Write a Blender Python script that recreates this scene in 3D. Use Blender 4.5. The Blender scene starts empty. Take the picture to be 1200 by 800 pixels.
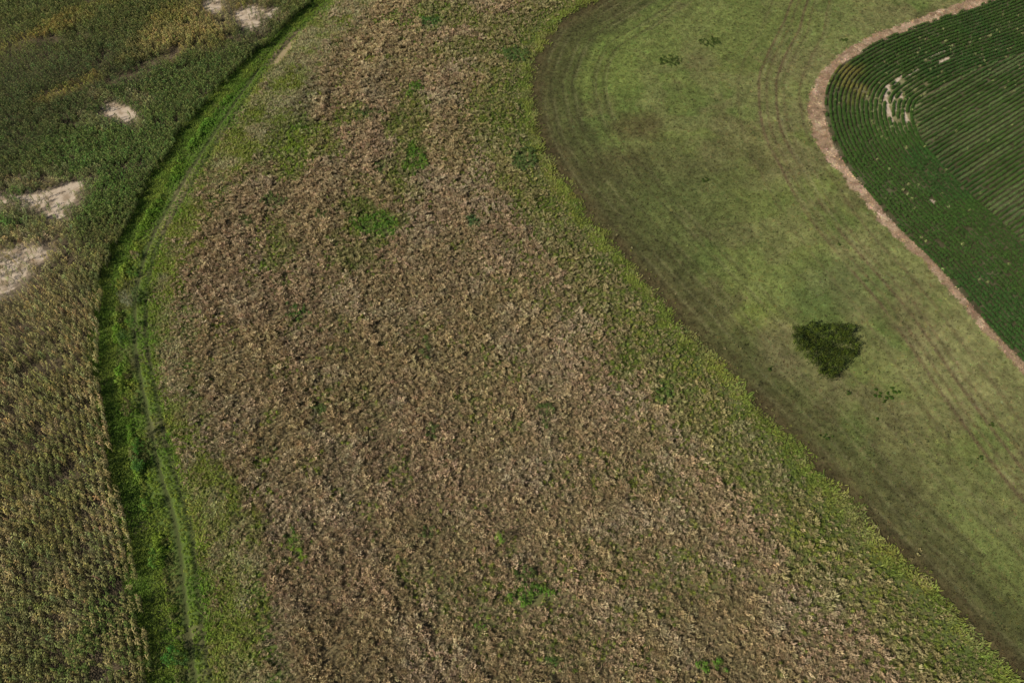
import bpy, math, random
import numpy as np

# ------------------------------------------------------------------ camera, sky, sun, exposure
CAM_H, PITCH = 80.0, math.radians(58.0)
scene = bpy.context.scene
cam_data = bpy.data.cameras.new('camera'); cam_data.lens = 24; cam_data.sensor_width = 36
cam_data.clip_start = 0.5; cam_data.clip_end = 6000
cam = bpy.data.objects.new('camera', cam_data); scene.collection.objects.link(cam)
cam.location = (0, 0, CAM_H); cam.rotation_euler = (math.radians(90) - PITCH, 0, 0)
scene.camera = cam
SUN_EL = math.radians(40); SHADOW = np.array([0.86, 0.51]); SHADOW /= np.linalg.norm(SHADOW)
SUN_DIR = (-SHADOW[0]*math.cos(SUN_EL), -SHADOW[1]*math.cos(SUN_EL), math.sin(SUN_EL))
world = bpy.data.worlds.new('World'); scene.world = world; world.use_nodes = True
wn = world.node_tree; sky = wn.nodes.new('ShaderNodeTexSky'); sky.sky_type = 'NISHITA'; sky.sun_disc = False
sky.sun_elevation = SUN_EL; sky.sun_rotation = math.atan2(SUN_DIR[0], SUN_DIR[1])
bg = wn.nodes['Background']; bg.inputs[1].default_value = 0.055; wn.links.new(sky.outputs[0], bg.inputs[0])
sd = bpy.data.lights.new('sun', 'SUN'); sd.energy = 5.0; sd.angle = math.radians(0.6); sd.color = (1.0, 0.93, 0.80)
sun = bpy.data.objects.new('sun', sd); scene.collection.objects.link(sun)
from mathutils import Vector
sun.rotation_euler = Vector(SUN_DIR).to_track_quat('Z', 'Y').to_euler(); sun.location = (-60, -30, 90)
scene.view_settings.view_transform = 'Standard'; scene.view_settings.look = 'None'
scene.view_settings.exposure = 0.22; scene.view_settings.gamma = 1.0
scene.render.engine = 'CYCLES'; scene.cycles.max_bounces = 5; scene.cycles.diffuse_bounces = 3
scene.cycles.transmission_bounces = 3; scene.cycles.glossy_bounces = 1

rng = np.random.default_rng(7); random.seed(7)

# ------------------------------------------------------------------ numeric helpers
def px2w(u, v):
    """Point of the level ground seen at a position of the 1200x800 photograph."""
    u = np.asarray(u, float); v = np.asarray(v, float)
    a = (u-600)/800; b = -(v-400)/800
    dy = math.cos(PITCH) + b*math.sin(PITCH); dz = -math.sin(PITCH) + b*math.cos(PITCH)
    t = CAM_H/(-dz)
    return a*t, dy*t
def w2px(x, y):
    d = y*math.cos(PITCH) + CAM_H*math.sin(PITCH)
    up = y*math.sin(PITCH) - CAM_H*math.cos(PITCH)
    d = np.maximum(d, 1.0)
    return 600 + 800*x/d, 400 - 800*up/d
class Noise:
    def __init__(s, seed): s.t = np.random.default_rng(seed).random((256, 256))
    def one(s, x, y):
        xi = np.floor(x).astype(int); yi = np.floor(y).astype(int); fx = x-xi; fy = y-yi
        fx = fx*fx*(3-2*fx); fy = fy*fy*(3-2*fy); t = s.t
        a = t[xi & 255, yi & 255]; b = t[(xi+1) & 255, yi & 255]; c = t[xi & 255, (yi+1) & 255]; d = t[(xi+1) & 255, (yi+1) & 255]
        return (a*(1-fx)+b*fx)*(1-fy) + (c*(1-fx)+d*fx)*fy
    def __call__(s, x, y, size, octaves=3):
        v = 0; amp = 1; tot = 0; f = 1/size
        for k in range(octaves):
            v = v + amp*s.one(x*f+17.3*k, y*f+31.7*k); tot += amp; amp *= 0.55; f *= 2.03
        return v/tot
N1, N2, N3, N4, N5 = [Noise(k) for k in (11, 23, 37, 51, 67)]
def sst(a, b, x):
    t = np.clip((x-a)/(b-a), 0, 1); return t*t*(3-2*t)
def curve(pts, step=0.8):
    u, v = zip(*pts); x, y = px2w(u, v); P = np.stack([x, y], 1)
    P = np.vstack([2*P[0]-P[1], P, 2*P[-1]-P[-2]])
    out = []
    for i in range(1, len(P)-2):
        p0, p1, p2, p3 = P[i-1:i+3]; n = max(2, int(np.linalg.norm(p2-p1)/step))
        t = np.linspace(0, 1, n, endpoint=False)[:, None]
        out.append(0.5*((2*p1)+(-p0+p2)*t+(2*p0-5*p1+4*p2-p3)*t*t+(-p0+3*p1-3*p2+p3)*t**3))
    out = np.vstack(out+[P[-2][None]])
    k = np.array([1, 2, 3, 2, 1.])/9
    for _ in range(2):
        q = out.copy()
        for c in (0, 1): q[2:-2, c] = np.convolve(out[:, c], k, 'valid')
        out = q
    a = out[0]+(out[0]-out[3])/np.linalg.norm(out[0]-out[3])*60; b = out[-1]+(out[-1]-out[-4])/np.linalg.norm(out[-1]-out[-4])*60
    return np.vstack([a, out, b])
def dist_exact(C, x, y):
    """Signed distance (positive to the right of the curve in the picture) and arc length."""
    A = C[:-1]; D = C[1:]-A; L2 = (D**2).sum(1); L = np.sqrt(L2); S0 = np.concatenate([[0], np.cumsum(L)[:-1]])
    x = x.ravel(); y = y.ravel(); d_o = np.empty(len(x)); s_o = np.empty(len(x))
    for i in range(0, len(x), 20000):
        px = x[i:i+20000, None]-A[:, 0]; py = y[i:i+20000, None]-A[:, 1]
        t = np.clip((px*D[:, 0]+py*D[:, 1])/L2, 0, 1)
        ex = px-t*D[:, 0]; ey = py-t*D[:, 1]; q = ex*ex+ey*ey; j = q.argmin(1); r = np.arange(len(j))
        cr = D[j, 0]*ey[r, j]-D[j, 1]*ex[r, j]
        d_o[i:i+20000] = np.sqrt(q[r, j])*np.where(cr > 0, 1, -1); s_o[i:i+20000] = S0[j]+t[r, j]*L[j]
    return d_o, s_o
X0, X1, Y0, Y1, GS = -130., 130., -12., 150., 0.5
gx = np.arange(X0, X1+GS, GS); gy = np.arange(Y0, Y1+GS, GS); GX, GY = np.meshgrid(gx, gy, indexing='ij')
class Field:
    def __init__(s, C):
        s.C = C; d, a = dist_exact(C, GX, GY); s.d = d.reshape(GX.shape); s.a = a.reshape(GX.shape)
    def samp(s, T, x, y):
        fx = np.clip((x-X0)/GS, 0, len(gx)-1.001); fy = np.clip((y-Y0)/GS, 0, len(gy)-1.001)
        i = fx.astype(int); j = fy.astype(int); fx = fx-i; fy = fy-j
        return (T[i, j]*(1-fx)+T[i+1, j]*fx)*(1-fy)+(T[i, j+1]*(1-fx)+T[i+1, j+1]*fx)*fy
    def __call__(s, x, y): return s.samp(s.d, x, y)
    def arc(s, x, y): return s.samp(s.a, x, y)

# curves, listed from the top of the photograph downwards
cA = curve([(388,-20),(370,2),(345,22),(310,58),(270,97),(235,132),(202,178),(176,220),(157,255),(141,285),(130,312),(123,345),(120,385),(119,420),(122,460),(130,500),(139,545),(145,580),(153,615),(163,666),(173,720),(180,765),(188,810)])
cB = curve([(392,-20),(376,4),(352,26),(318,62),(280,100),(245,138),(213,185),(188,226),(169,260),(153,290),(143,318),(137,350),(135,385),(136,420),(141,455),(150,495),(158,545),(165,580),(176,610),(186,656),(196,700),(203,735),(206,770),(208,810)])
cT = curve([(385,5),(333,52),(300,100),(270,145),(247,180),(233,203),(213,238),(196,267),(183,300),(175,333),(172,373),(174,407),(180,440),(187,474),(195,510),(203,545),(217,590),(227,633),(231,683),(238,740),(247,787),(252,815)])
cD = curve([(470,-20),(430,20),(398,50),(372,90),(345,125),(305,180),(268,225),(243,262),(228,300),(222,345),(218,390),(226,440),(238,490),(256,545),(278,600),(298,655),(316,720),(330,800),(335,825)])
cE = curve([(725,-20),(692,0),(655,22),(630,50),(618,83),(616,113),(621,143),(632,173),(647,202),(667,232),(698,272),(730,308),(762,345),(798,388),(838,434),(875,472),(917,516),(950,552),(983,588),(1020,632),(1067,677),(1115,728),(1158,772),(1200,812)])
cGo = curve([(1190,-22),(1135,0),(1100,13),(1060,27),(1020,43),(987,63),(961,87),(948,113),(947,140),(957,168),(978,198),(1006,229),(1038,266),(1076,301),(1110,338),(1147,380),(1172,409),(1200,438),(1240,478)])
cGi = curve([(1215,-22),(1162,0),(1120,15),(1080,28),(1035,46),(1002,64),(980,80),(968,100),(964,123),(967,147),(977,173),(994,201),(1020,231),(1050,267),(1088,303),(1120,338),(1153,378),(1180,407),(1204,432),(1244,472)])
cW = curve([(945,-15),(938,10),(925,45),(912,70),(903,95),(902,125),(908,155),(922,185),(945,225),(972,265),(1000,300),(1035,340),(1070,385),(1110,440),(1150,500),(1200,565),(1240,610)])
fA, fB, fT, fD, fE, fO, fI, fW = [Field(c) for c in (cA, cB, cT, cD, cE, cGo, cGi, cW)]

def blob(u, v, x, y, cu, cv, ru, rv, ang=0, soft=.45, rough=.5, nz=N4):
    a = math.radians(ang); du = u-cu; dv = v-cv
    p = (du*math.cos(a)-dv*math.sin(a))/ru; q = (du*math.sin(a)+dv*math.cos(a))/rv
    r = np.sqrt(p*p+q*q)+rough*(nz(x, y, 3.0, 3)-.5)*2
    return 1-sst(1-soft, 1+soft, r)
def inpoly(u, v, poly):
    poly = np.array(poly, float); c = np.zeros(u.shape, bool); j = len(poly)-1
    for i in range(len(poly)):
        xi, yi = poly[i]; xj, yj = poly[j]
        m = ((yi > v) != (yj > v)) & (u < (xj-xi)*(v-yi)/(yj-yi+1e-12)+xi); c ^= m; j = i
    return c
def lin(r, g, b): return np.array([((c/255+.055)/1.055)**2.4 if c > 10 else c/255/12.92 for c in (r, g, b)])
def mix(c, new, m): return c*(1-m[:, None])+np.asarray(new)*m[:, None]

SAND = [[(119,126),(132,121),(150,127),(161,138),(152,145),(138,141),(125,133)],
        [(-30,222),(0,227),(25,232),(50,228),(66,219),(83,210),(98,211),(83,227),(84,244),(72,253),(57,256),(53,243),(25,237),(0,236),(-30,236)],
        [(-30,318),(0,302),(22,291),(40,293),(55,298),(42,310),(25,325),(8,340),(-30,360)],
        [(242,-8),(256,-4),(258,12),(249,16),(241,8)], [(274,17),(292,7),(306,13),(292,22),(278,24)],
        [(306,14),(322,8),(323,16),(311,22)], [(283,27),(306,23),(302,31),(286,33)]]
def sand_mask(x, y, k=None, grow=0.0):
    wx = x+(N2(x, y, 2.2, 4)-.5)*3.4+(N4(x, y, .5, 2)-.5)*1.0; wy = y+(N3(x, y, 2.2, 4)-.5)*3.4+(N5(x, y, .5, 2)-.5)*1.0
    u, v = w2px(wx, wy); m = np.zeros(x.shape, bool)
    for i, p in enumerate(SAND):
        if k is None or i == k: m |= inpoly(u, v, p)
    return m

# ------------------------------------------------------------------ colour of the ground and of what grows on it
def streaks(F, x, y, w, l, nz=N3): return nz(F(x, y)/w, F.arc(x, y)/l, 1.0, 3)
def mown_colour(x, y):
    u, v = w2px(x, y); n = N1(x, y, 9, 4); st = streaks(fE, x, y, .55, 9); st2 = streaks(fW, x, y, 1.1, 22, N5)
    c = np.tile([0.155, 0.186, 0.050], (len(x), 1))
    c = mix(c, [0.105, 0.150, 0.036], sst(.42, .66, n))
    c = mix(c, [0.125, 0.108, 0.048], .75*sst(.5, .68, N2(x, y, 7, 4)))
    c = mix(c, [0.215, 0.215, 0.085], .65*sst(-17, -3, fO(x, y))*sst(.3, .55, N4(x, y, 9, 3)))
    c = mix(c, [0.20, 0.19, 0.080], .5*sst(.5, .62, N5(x, y, 5, 3))*sst(8, 22, fE(x, y)))
    B = lambda *a, **k: blob(u, v, x, y, *a, **k)
    c = mix(c, [0.092, 0.068, 0.030], .8*B(745,148,32,17)); c = mix(c, [0.075, 0.056, 0.027], .9*B(730,195,46,26))
    c = mix(c, [0.095, 0.095, 0.036], .6*B(800,215,80,45)); c = mix(c, [0.080, 0.105, 0.030], .5*B(775,250,90,60,soft=.8))
    c = mix(c, [0.19, 0.24, 0.045], .6*B(885,372,26,18)); c = mix(c, [0.15, 0.21, 0.04], .5*B(700,75,60,50,soft=.8))
    c = mix(c, [0.17, 0.135, 0.072], .6*B(908,408,24,34)); c = mix(c, [0.17, 0.14, 0.075], .55*B(960,445,60,24,ang=-30))
    c = mix(c, [0.15, 0.19, 0.05], .7*B(850,30,120,26,soft=.8)); c = mix(c, [0.10, 0.15, 0.045], .5*B(985,335,60,30,soft=.7))
    c = mix(c, [0.16, 0.125, 0.065], .6*B(1075,375,22,40,ang=35)); c = mix(c, [0.13, 0.11, 0.05], .6*B(1080,490,50,34))
    c = mix(c, [0.165, 0.195, 0.060], .5*B(1120,600,90,60,soft=.8)); c = mix(c, [0.10, 0.085, 0.04], .6*B(1050,575,40,30))
    c = mix(c, [0.24, 0.235, 0.095], .7*B(1130,430,50,85,ang=-48,soft=.6))
    c = mix(c, [.150, .160, .054], np.full(len(x), .25))
    c = c*(1+.035*np.sin(fE(x, y)*4.6+3*N1(x, y, 9, 2))*sst(.4, .6, N2(x, y, 8, 2)))[:, None]
    # bands that follow the edge of the tall grass: brown margin, then darker wheel lines
    d = fE(x, y)+(N2(x, y, 4, 4)-.5)*3.4; near = sst(60, 130, y)
    c = mix(c, [0.082, 0.082, 0.030], .75*(1-sst(4.0, 10.5, d-2.2*N4(x, y, 14, 2))))
    c = mix(c, [0.080, 0.064, 0.028], np.clip(.92*(1-sst(1.0, 5.5, d))*(.75+.5*N3(x, y, 1.5, 3)), 0, 1))
    c = mix(c, [0.060, 0.060, 0.022], .55*np.exp(-((d-5.2)/.9)**2)*sst(.35, .6, streaks(fE, x, y, 2, 16)))
    c = mix(c, [0.055, 0.058, 0.022], .55*np.exp(-((d-9.0)/1.0)**2)*sst(70, 95, y))
    w = fE(x, y)+(N4(x, y, 14, 2)-.5)*1.2
    for q in (2.9, 4.7, 7.0, 8.8, 12.4, 14.2):
        c = mix(c, [0.060, 0.056, 0.024], .55*np.exp(-((w-q)/.20)**2)*sst(.35, .6, N1(x, y, 11, 2)))
        c = mix(c, [0.175, 0.165, 0.075], .55*np.exp(-((w-q-.5)/.18)**2)*sst(.35, .55, N2(x, y, 7, 2)))
    # wheel tracks through the mown grass
    w = fW(x, y)+(N5(x, y, 12, 2)-.5)*1.0
    for q, s in ((-2.0, 1), (-.7, .6), (1.0, 1), (2.4, .55), (5.2, .6), (-5.5, .35)):
        c = mix(c, [0.125, 0.085, 0.048], .9*s*np.exp(-((w-q)/.24)**2)*sst(.15, .45, N2(x, y, 8, 2)))
        c = mix(c, [0.235, 0.200, 0.110], .42*s*np.exp(-((w-q-.55)/.2)**2)*sst(.4, .6, N3(x, y, 7, 2)))
    fine = N1(x, y, .55, 2); spk = N2(x, y, 1.7, 2)
    return 1.12*c*(0.80+.40*st)[:, None]*(0.90+.20*st2)[:, None]*(.62+.76*fine)[:, None]*(.8+.4*spk)[:, None]
def soil_colour(x, y):
    n = N2(x, y, 1.6, 4); c = np.tile([0.235, 0.162, 0.102], (len(x), 1))
    c = mix(c, [0.34, 0.245, 0.165], sst(.45, .7, n)); c = mix(c, [0.13, 0.082, 0.050], .6*sst(.56, .72, N4(x, y, 1.0, 2)))
    return c
def sand_colour(x, y):
    c = np.tile([0.43, 0.35, 0.265], (len(x), 1)); c = mix(c, [0.27, 0.205, 0.14], sst(.45, .7, N3(x, y, 1.0, 4)))
    return c
def greens(x, y):
    """How far green weeds take over the dry meadow, 0 to 1."""
    u, v = w2px(x, y); B = lambda *a, **k: blob(u, v, x, y, *a, **k)
    d = -fE(x, y); g = (1-sst(1.0, 8.0, d+(N1(x, y, 5, 4)-.5)*9))*sst(.30, .55, N2(x, y, 3, 3))*.95
    g = np.maximum(g, .52*(1-sst(3, 18, d+(N5(x, y, 5, 3)-.5)*8)))
    g *= sst(-5, 2, y*0+d+1.5+3*N4(x, y, 4, 2))
    e = sst(0, 1, (u-470)/200)*sst(.5, .70, N5(x, y, 5, 4))*.30
    e = np.maximum(e, .34*sst(.56, .70, N3(x, y, 3.5, 4)))
    for a in ((590,130,30,55,0,.8),(640,235,28,40,35,.8),(760,400,22,50,-45,.7),(790,440,24,24,0,.8),(850,545,34,30,0,.5),(960,640,50,40,40,.75),(1090,750,40,36,0,.75),
              (480,170,26,50,0,.7),(470,200,20,30,0,.6),(440,262,34,26,0,.8),(350,165,40,22,0,.8),(335,192,22,14,0,.7),(410,135,30,16,0,.4),(330,300,24,30,0,.5),(520,20,60,14,0,.5),
              (540,60,40,20,0,.5),(600,30,60,24,0,.4),(700,650,50,30,0,.3),(820,520,40,40,-45,.3),(415,300,34,22,0,.4),(575,700,60,50,0,.25),(300,620,20,80,0,.45),
              (255,590,26,40,0,.9),(350,640,18,22,0,.5),(285,700,22,60,0,.8)):
        e = np.maximum(e, a[5]*B(*a[:4], ang=a[4], soft=.7, rough=.9))
    m = np.maximum(g, e)
    dd = fD(x, y)+(N4(x, y, 5, 3)-.5)*5
    m = np.maximum(m, .62*(1-sst(-5.0, 2.5, dd))*(.45+.7*sst(.35, .6, N2(x, y, 2.5, 3))))
    return np.clip(m, 0, 1)
def strip_tint(x, y):
    """Tint of the green vegetation west of the meadow and along its east edge."""
    n = N3(x, y, 3.5, 3); u, v = w2px(x, y)
    c = np.tile([0.205, 0.290, 0.035], (len(x), 1))
    c = mix(c, [0.140, 0.250, 0.028], sst(.42, .62, N1(x, y, 6, 3)))
    c = mix(c, [0.260, 0.290, 0.055], .8*sst(.5, .66, n))
    up = sst(300, 120, v)*(1-sst(-2.5, .5, fT(x, y)))
    c = mix(c, [0.120, 0.255, 0.030], .85*up)
    mid = sst(0.3, 2, fT(x, y))*(1-sst(0, 4, fD(x, y)))
    c = mix(c, [0.215, 0.245, 0.048], .75*mid); c = mix(c, [0.40, 0.36, 0.20], .75*mid*sst(.5, .62, N5(x, y, 4, 3)))
    east = sst(6, 18, fD(x, y)); c = mix(c, [0.225, 0.240, 0.055], .7*east); c = mix(c, [.12, .175, .032], .6*east*sst(.45, .6, N2(x, y, 2.0, 3))); c = mix(c, [.26, .25, .10], .5*east*sst(.55, .65, N4(x, y, 2.0, 3)))
    return c
def meadow_tint(x, y):
    u, v = w2px(x, y)
    c = np.tile([0.430, 0.335, 0.180], (len(x), 1))
    c = mix(c, [0.455, 0.335, 0.210], .6*sst(.4, .62, N1(x, y, 14, 3)))
    c = mix(c, [0.400, 0.325, 0.150], .4*sst(.47, .64, N2(x, y, 11, 3)))
    c = mix(c, [0.50, 0.42, 0.28], .4*sst(.57, .70, N4(x, y, 5, 3)))
    c = mix(c, [0.300, 0.300, 0.170], .6*blob(u, v, x, y, 330,130,40,60,ang=-30)+0)
    return c

# ------------------------------------------------------------------ materials
def nodes_of(m): m.use_nodes = True; t = m.node_tree; return t, t.nodes, t.links, t.nodes['Principled BSDF']
def ground_material(name, scale, contrast, bump, rough=.95):
    m = bpy.data.materials.new(name); t, N, L, P = nodes_of(m)
    P.inputs['Roughness'].default_value = rough; P.inputs['Specular IOR Level'].default_value = .15
    a = N.new('ShaderNodeAttribute'); a.attribute_name = 'tone'; g = N.new('ShaderNodeNewGeometry')
    n1 = N.new('ShaderNodeTexNoise'); n1.inputs['Scale'].default_value = scale; n1.inputs['Detail'].default_value = 6; n1.inputs['Roughness'].default_value = .7
    L.new(g.outputs['Position'], n1.inputs['Vector'])
    r = N.new('ShaderNodeMapRange'); r.inputs[1].default_value = .3; r.inputs[2].default_value = .7
    r.inputs[3].default_value = 1-contrast; r.inputs[4].default_value = 1+contrast; L.new(n1.outputs['Fac'], r.inputs[0])
    v = N.new('ShaderNodeVectorMath'); v.operation = 'SCALE'; L.new(a.outputs['Color'], v.inputs[0]); L.new(r.outputs[0], v.inputs['Scale'])
    L.new(v.outputs[0], P.inputs['Base Color'])
    b = N.new('ShaderNodeBump'); b.inputs['Strength'].default_value = bump; b.inputs['Distance'].default_value = .08
    L.new(n1.outputs['Fac'], b.inputs['Height']); L.new(b.outputs[0], P.inputs['Normal'])
    return m
def plant_material(name, base, tint_attr='tint', inst=True, trans=.25, base_mix=.6, vary=.0):
    """Base colour runs from a low colour, darkened as painted shade in dry grass and corn, to the tint of its top; 'tip' is a mesh attribute."""
    m = bpy.data.materials.new(name); t, N, L, P = nodes_of(m)
    P.inputs['Roughness'].default_value = .8; P.inputs['Specular IOR Level'].default_value = .12
    a = N.new('ShaderNodeAttribute'); a.attribute_name = tint_attr; a.attribute_type = 'INSTANCER' if inst else 'GEOMETRY'
    tip = N.new('ShaderNodeAttribute'); tip.attribute_name = 'tip'
    mx = N.new('ShaderNodeMix'); mx.data_type = 'RGBA'; mx.inputs[6].default_value = (*base, 1)
    mp = N.new('ShaderNodeMapRange'); mp.inputs[1].default_value = 0; mp.inputs[2].default_value = base_mix
    L.new(tip.outputs['Fac'], mp.inputs[0]); L.new(mp.outputs[0], mx.inputs[0]); L.new(a.outputs['Color'], mx.inputs[7])
    var = N.new('ShaderNodeAttribute'); var.attribute_name = 'vary'
    s = N.new('ShaderNodeVectorMath'); s.operation = 'SCALE'; L.new(mx.outputs[2], s.inputs[0]); L.new(var.outputs['Fac'], s.inputs['Scale'])
    L.new(s.outputs[0], P.inputs['Base Color'])
    tr = N.new('ShaderNodeBsdfTranslucent'); L.new(s.outputs[0], tr.inputs[0]); ms = N.new('ShaderNodeMixShader'); ms.inputs[0].default_value = trans
    L.new(P.outputs[0], ms.inputs[1]); L.new(tr.outputs[0], ms.inputs[2]); L.new(ms.outputs[0], N['Material Output'].inputs[0])
    return m

# ------------------------------------------------------------------ mesh helpers
class MB:
    def __init__(s): s.v = []; s.f = []; s.tip = []; s.vary = []; s.mi = []
    def strip(s, pts, widths, side, tips, vary=1.0, mi=0):
        b = len(s.v)
        for p, w, t in zip(pts, widths, tips):
            s.v.append(tuple(p-side*w/2)); s.v.append(tuple(p+side*w/2)); s.tip += [t, t]; s.vary += [vary, vary]
        for k in range(len(pts)-1):
            s.f.append((b+2*k, b+2*k+1, b+2*k+3, b+2*k+2)); s.mi.append(mi)
    def spindle(s, p0, p1, r, tip, vary=1.0, mi=0):
        b = len(s.v); d = p1-p0; d = d/np.linalg.norm(d); a = np.cross(d, [0.3, 1, .2]); a /= np.linalg.norm(a); c = np.cross(d, a)
        s.v.append(tuple(p0)); s.v.append(tuple(p1)); m = p0*.55+p1*.45
        for k in range(3):
            an = k*2.094; s.v.append(tuple(m+r*(a*math.cos(an)+c*math.sin(an))))
        s.tip += [tip]*5; s.vary += [vary]*5
        for k in range(3):
            i = b+2+k; j = b+2+(k+1) % 3; s.f += [(b, j, i), (b+1, i, j)]; s.mi += [mi, mi]
    def leaf(s, c, n, L, W, tip, vary=1.0, mi=0, ax=None):
        n = n/np.linalg.norm(n)
        if ax is None: ax = rng.normal(size=3)
        ax = ax-n*ax.dot(n); ax /= np.linalg.norm(ax)+1e-9; bx = np.cross(n, ax); b = len(s.v)
        for q in (c-ax*L/2, c+bx*W/2-n*W*.12, c+ax*L/2-n*L*.12, c-bx*W/2-n*W*.12): s.v.append(tuple(q))
        s.tip += [tip]*4; s.vary += [vary]*4; s.f.append((b, b+1, b+2, b+3)); s.mi.append(mi)
    def mesh(s, name, mats, tint=None):
        me = bpy.data.meshes.new(name); me.from_pydata(s.v, [], s.f)
        a = me.attributes.new('tip', 'FLOAT', 'POINT'); a.data.foreach_set('value', s.tip)
        a = me.attributes.new('vary', 'FLOAT', 'POINT'); a.data.foreach_set('value', s.vary)
        if tint is not None:
            a = me.attributes.new('tint', 'FLOAT_COLOR', 'POINT'); a.data.foreach_set('color', np.tile([*tint, 1.0], (len(s.v), 1)).ravel())
        for m in mats: me.materials.append(m)
        me.polygons.foreach_set('material_index', s.mi); me.update(); return me
def quads_mesh(name, V, tint, vary, tip, mat):
    """V: (n,4,3) quads; tint (n,3)."""
    n = len(V); me = bpy.data.meshes.new(name); me.vertices.add(n*4); me.vertices.foreach_set('co', V.ravel())
    me.loops.add(n*4); me.loops.foreach_set('vertex_index', np.arange(n*4)); me.polygons.add(n)
    me.polygons.foreach_set('loop_start', np.arange(n)*4); me.polygons.foreach_set('loop_total', np.full(n, 4)); me.update(calc_edges=True)
    a = me.attributes.new('tip', 'FLOAT', 'POINT'); a.data.foreach_set('value', np.repeat(tip, 4))
    a = me.attributes.new('vary', 'FLOAT', 'POINT'); a.data.foreach_set('value', np.repeat(vary, 4))
    a = me.attributes.new('tint', 'FLOAT_COLOR', 'POINT'); a.data.foreach_set('color', np.repeat(np.hstack([tint, np.ones((n, 1))]), 4, axis=0).ravel())
    me.materials.append(mat); return me
def link(name, me, parent=None, loc=(0, 0, 0)):
    o = bpy.data.objects.new(name, me); scene.collection.objects.link(o); o.location = loc
    if parent is not None: o.parent = parent
    return o

def relief(x, y):
    z = .55*(N1(x, y, 28, 3)-.5)+.12*(N3(x, y, 5, 2)-.5)
    z = z-.30*np.exp(-((fB(x, y)-.9)/1.6)**2)                 # shallow ditch beside the corn
    for q in (0, -1.7): z = z-.14*np.exp(-((fT(x, y)-q)/.3)**2)
    z = z-.05*np.exp(-((fE(x, y)-1.5)/1.5)**2)
    edge = np.minimum(np.minimum(x-X0, X1-x), np.minimum(y-Y0, Y1-y)); return z*sst(0, 8, edge)-.35*(1-sst(0, 5, edge))

# ------------------------------------------------------------------ setting: the ground
G = 0.27
ax_ = np.arange(-128, 128, G); ay_ = np.arange(-10, 148, G); AX, AY = np.meshgrid(ax_, ay_, indexing='ij'); nx, ny = AX.shape
x, y = AX.ravel(), AY.ravel(); z = relief(x, y)
dA, dE, dO, dI = fA(x, y), fE(x, y), fO(x, y)+(N5(x, y, 1.5, 3)-.5)*1.7, fI(x, y)+(N4(x, y, 1.2, 2)-.5)*.5; dB, dT, dD = fB(x, y), fT(x, y), fD(x, y)
sand = sand_mask(x, y); gm = greens(x, y)
tone = np.tile([0.075, 0.058, 0.034], (len(x), 1))
tone = mix(tone, [0.13, 0.10, 0.062], .6*sst(.5, .66, N2(x, y, 3, 3)))                       # corn field soil with litter
near_sand = sum(sand_mask(x+q*math.cos(w), y+q*math.sin(w)) for q in (.7, 1.5, 2.4) for w in (0, 1.26, 2.51, 3.77, 5.03))/15.
tone = mix(tone, [0.33, 0.26, 0.185], np.clip(near_sand*1.5, 0, .9)*(dA < 0))
tone = mix(tone, [0.085, 0.125, 0.026], sst(-2.2, -.8, dA)*1.0)                                   # grassy strip
tone = mix(tone, [0.15, 0.115, 0.065], .5*sst(.52, .64, N1(x, y, 4, 3))*sst(-.8, .3, dA))
md = sst(-1, 2, dD)*(dE < 0)
tone = mix(tone, [0.150, 0.120, 0.062], md*(1-gm)); tone = mix(tone, [0.080, 0.100, 0.030], .8*md*gm)
u_, v_ = w2px(x, y)
bare = blob(u_, v_, x, y, 335, 52, 9, 26, ang=-33, soft=.25, rough=.3)
bare = np.maximum(bare, .75*blob(u_, v_, x, y, 205, 240, 6, 40, ang=-28, soft=.5, rough=.8))
tone = mix(tone, [0.255, 0.200, 0.110], bare*(dA > 0))
for q in (0, -1.7): tone = mix(tone, [.045, .048, .018], .9*np.exp(-((dT-q)/.34)**2)*(dA > 0))
mown = dE > 0
tone[mown] = mown_colour(x[mown], y[mown])*.78
dirt = (dO > 0) & (dI < .25); tone[dirt] = soil_colour(x[dirt], y[dirt])
soy = dI >= .25
GAPS = [[(1037,101),(1042,99),(1043,106),(1039.5,115),(1043,130),(1048,144),(1043,146),(1038,131),(1034.5,115)], [(1076,80),(1060,91),(1062,93),(1078,82)], [(1046,96),(1056,88),(1058,91),(1048,99)], [(1045,112),(1048,112),(1052,130),(1049,131)], [(1053,108),(1057,106),(1058,118),(1054,119)], [(1089,66),(1108,58.5),(1109,60.5),(1090,69)], [(1100,72),(1118,63.5),(1120,65),(1101,74)],
             [(1056,128),(1060,128),(1066,145),(1060,145)], [(1090,233),(1097,236),(1095,240),(1088,236)]]
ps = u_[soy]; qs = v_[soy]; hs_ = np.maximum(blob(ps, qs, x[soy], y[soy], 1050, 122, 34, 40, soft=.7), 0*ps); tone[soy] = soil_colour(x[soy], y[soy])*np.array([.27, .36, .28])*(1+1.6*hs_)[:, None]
for poly in GAPS: q = inpoly(u_, v_, poly); tone[q] = sand_colour(x[q], y[q])
tone[sand] = sand_colour(x[sand], y[sand])
z = z+np.where(dirt, .05*(N4(x, y, .7, 2)-.5), 0)-np.where(sand, .05, 0)
def quad_avg(a): return a.reshape(nx, ny)[:-1, :-1]
REG = np.full((nx, ny), 1); r = REG.ravel()
r[dA < 0] = 0; r[dA >= 0] = 1; r[dD > 0] = 2; r[mown] = 3; r[dirt] = 4; r[soy] = 5
for k in range(len(SAND)): r[sand_mask(x, y, k)] = 10+k
REG = r.reshape(nx, ny)
idx = np.arange(nx*ny).reshape(nx, ny); Fq = np.stack([idx[:-1, :-1], idx[1:, :-1], idx[1:, 1:], idx[:-1, 1:]], -1).reshape(-1, 4); Rq = REG[:-1, :-1].ravel()
M_soil = ground_material('field_soil', 5, .38, .8); M_turf = ground_material('turf', 9, .30, .9); M_sand = ground_material('pale_sand', 4, .12, .5)
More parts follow.
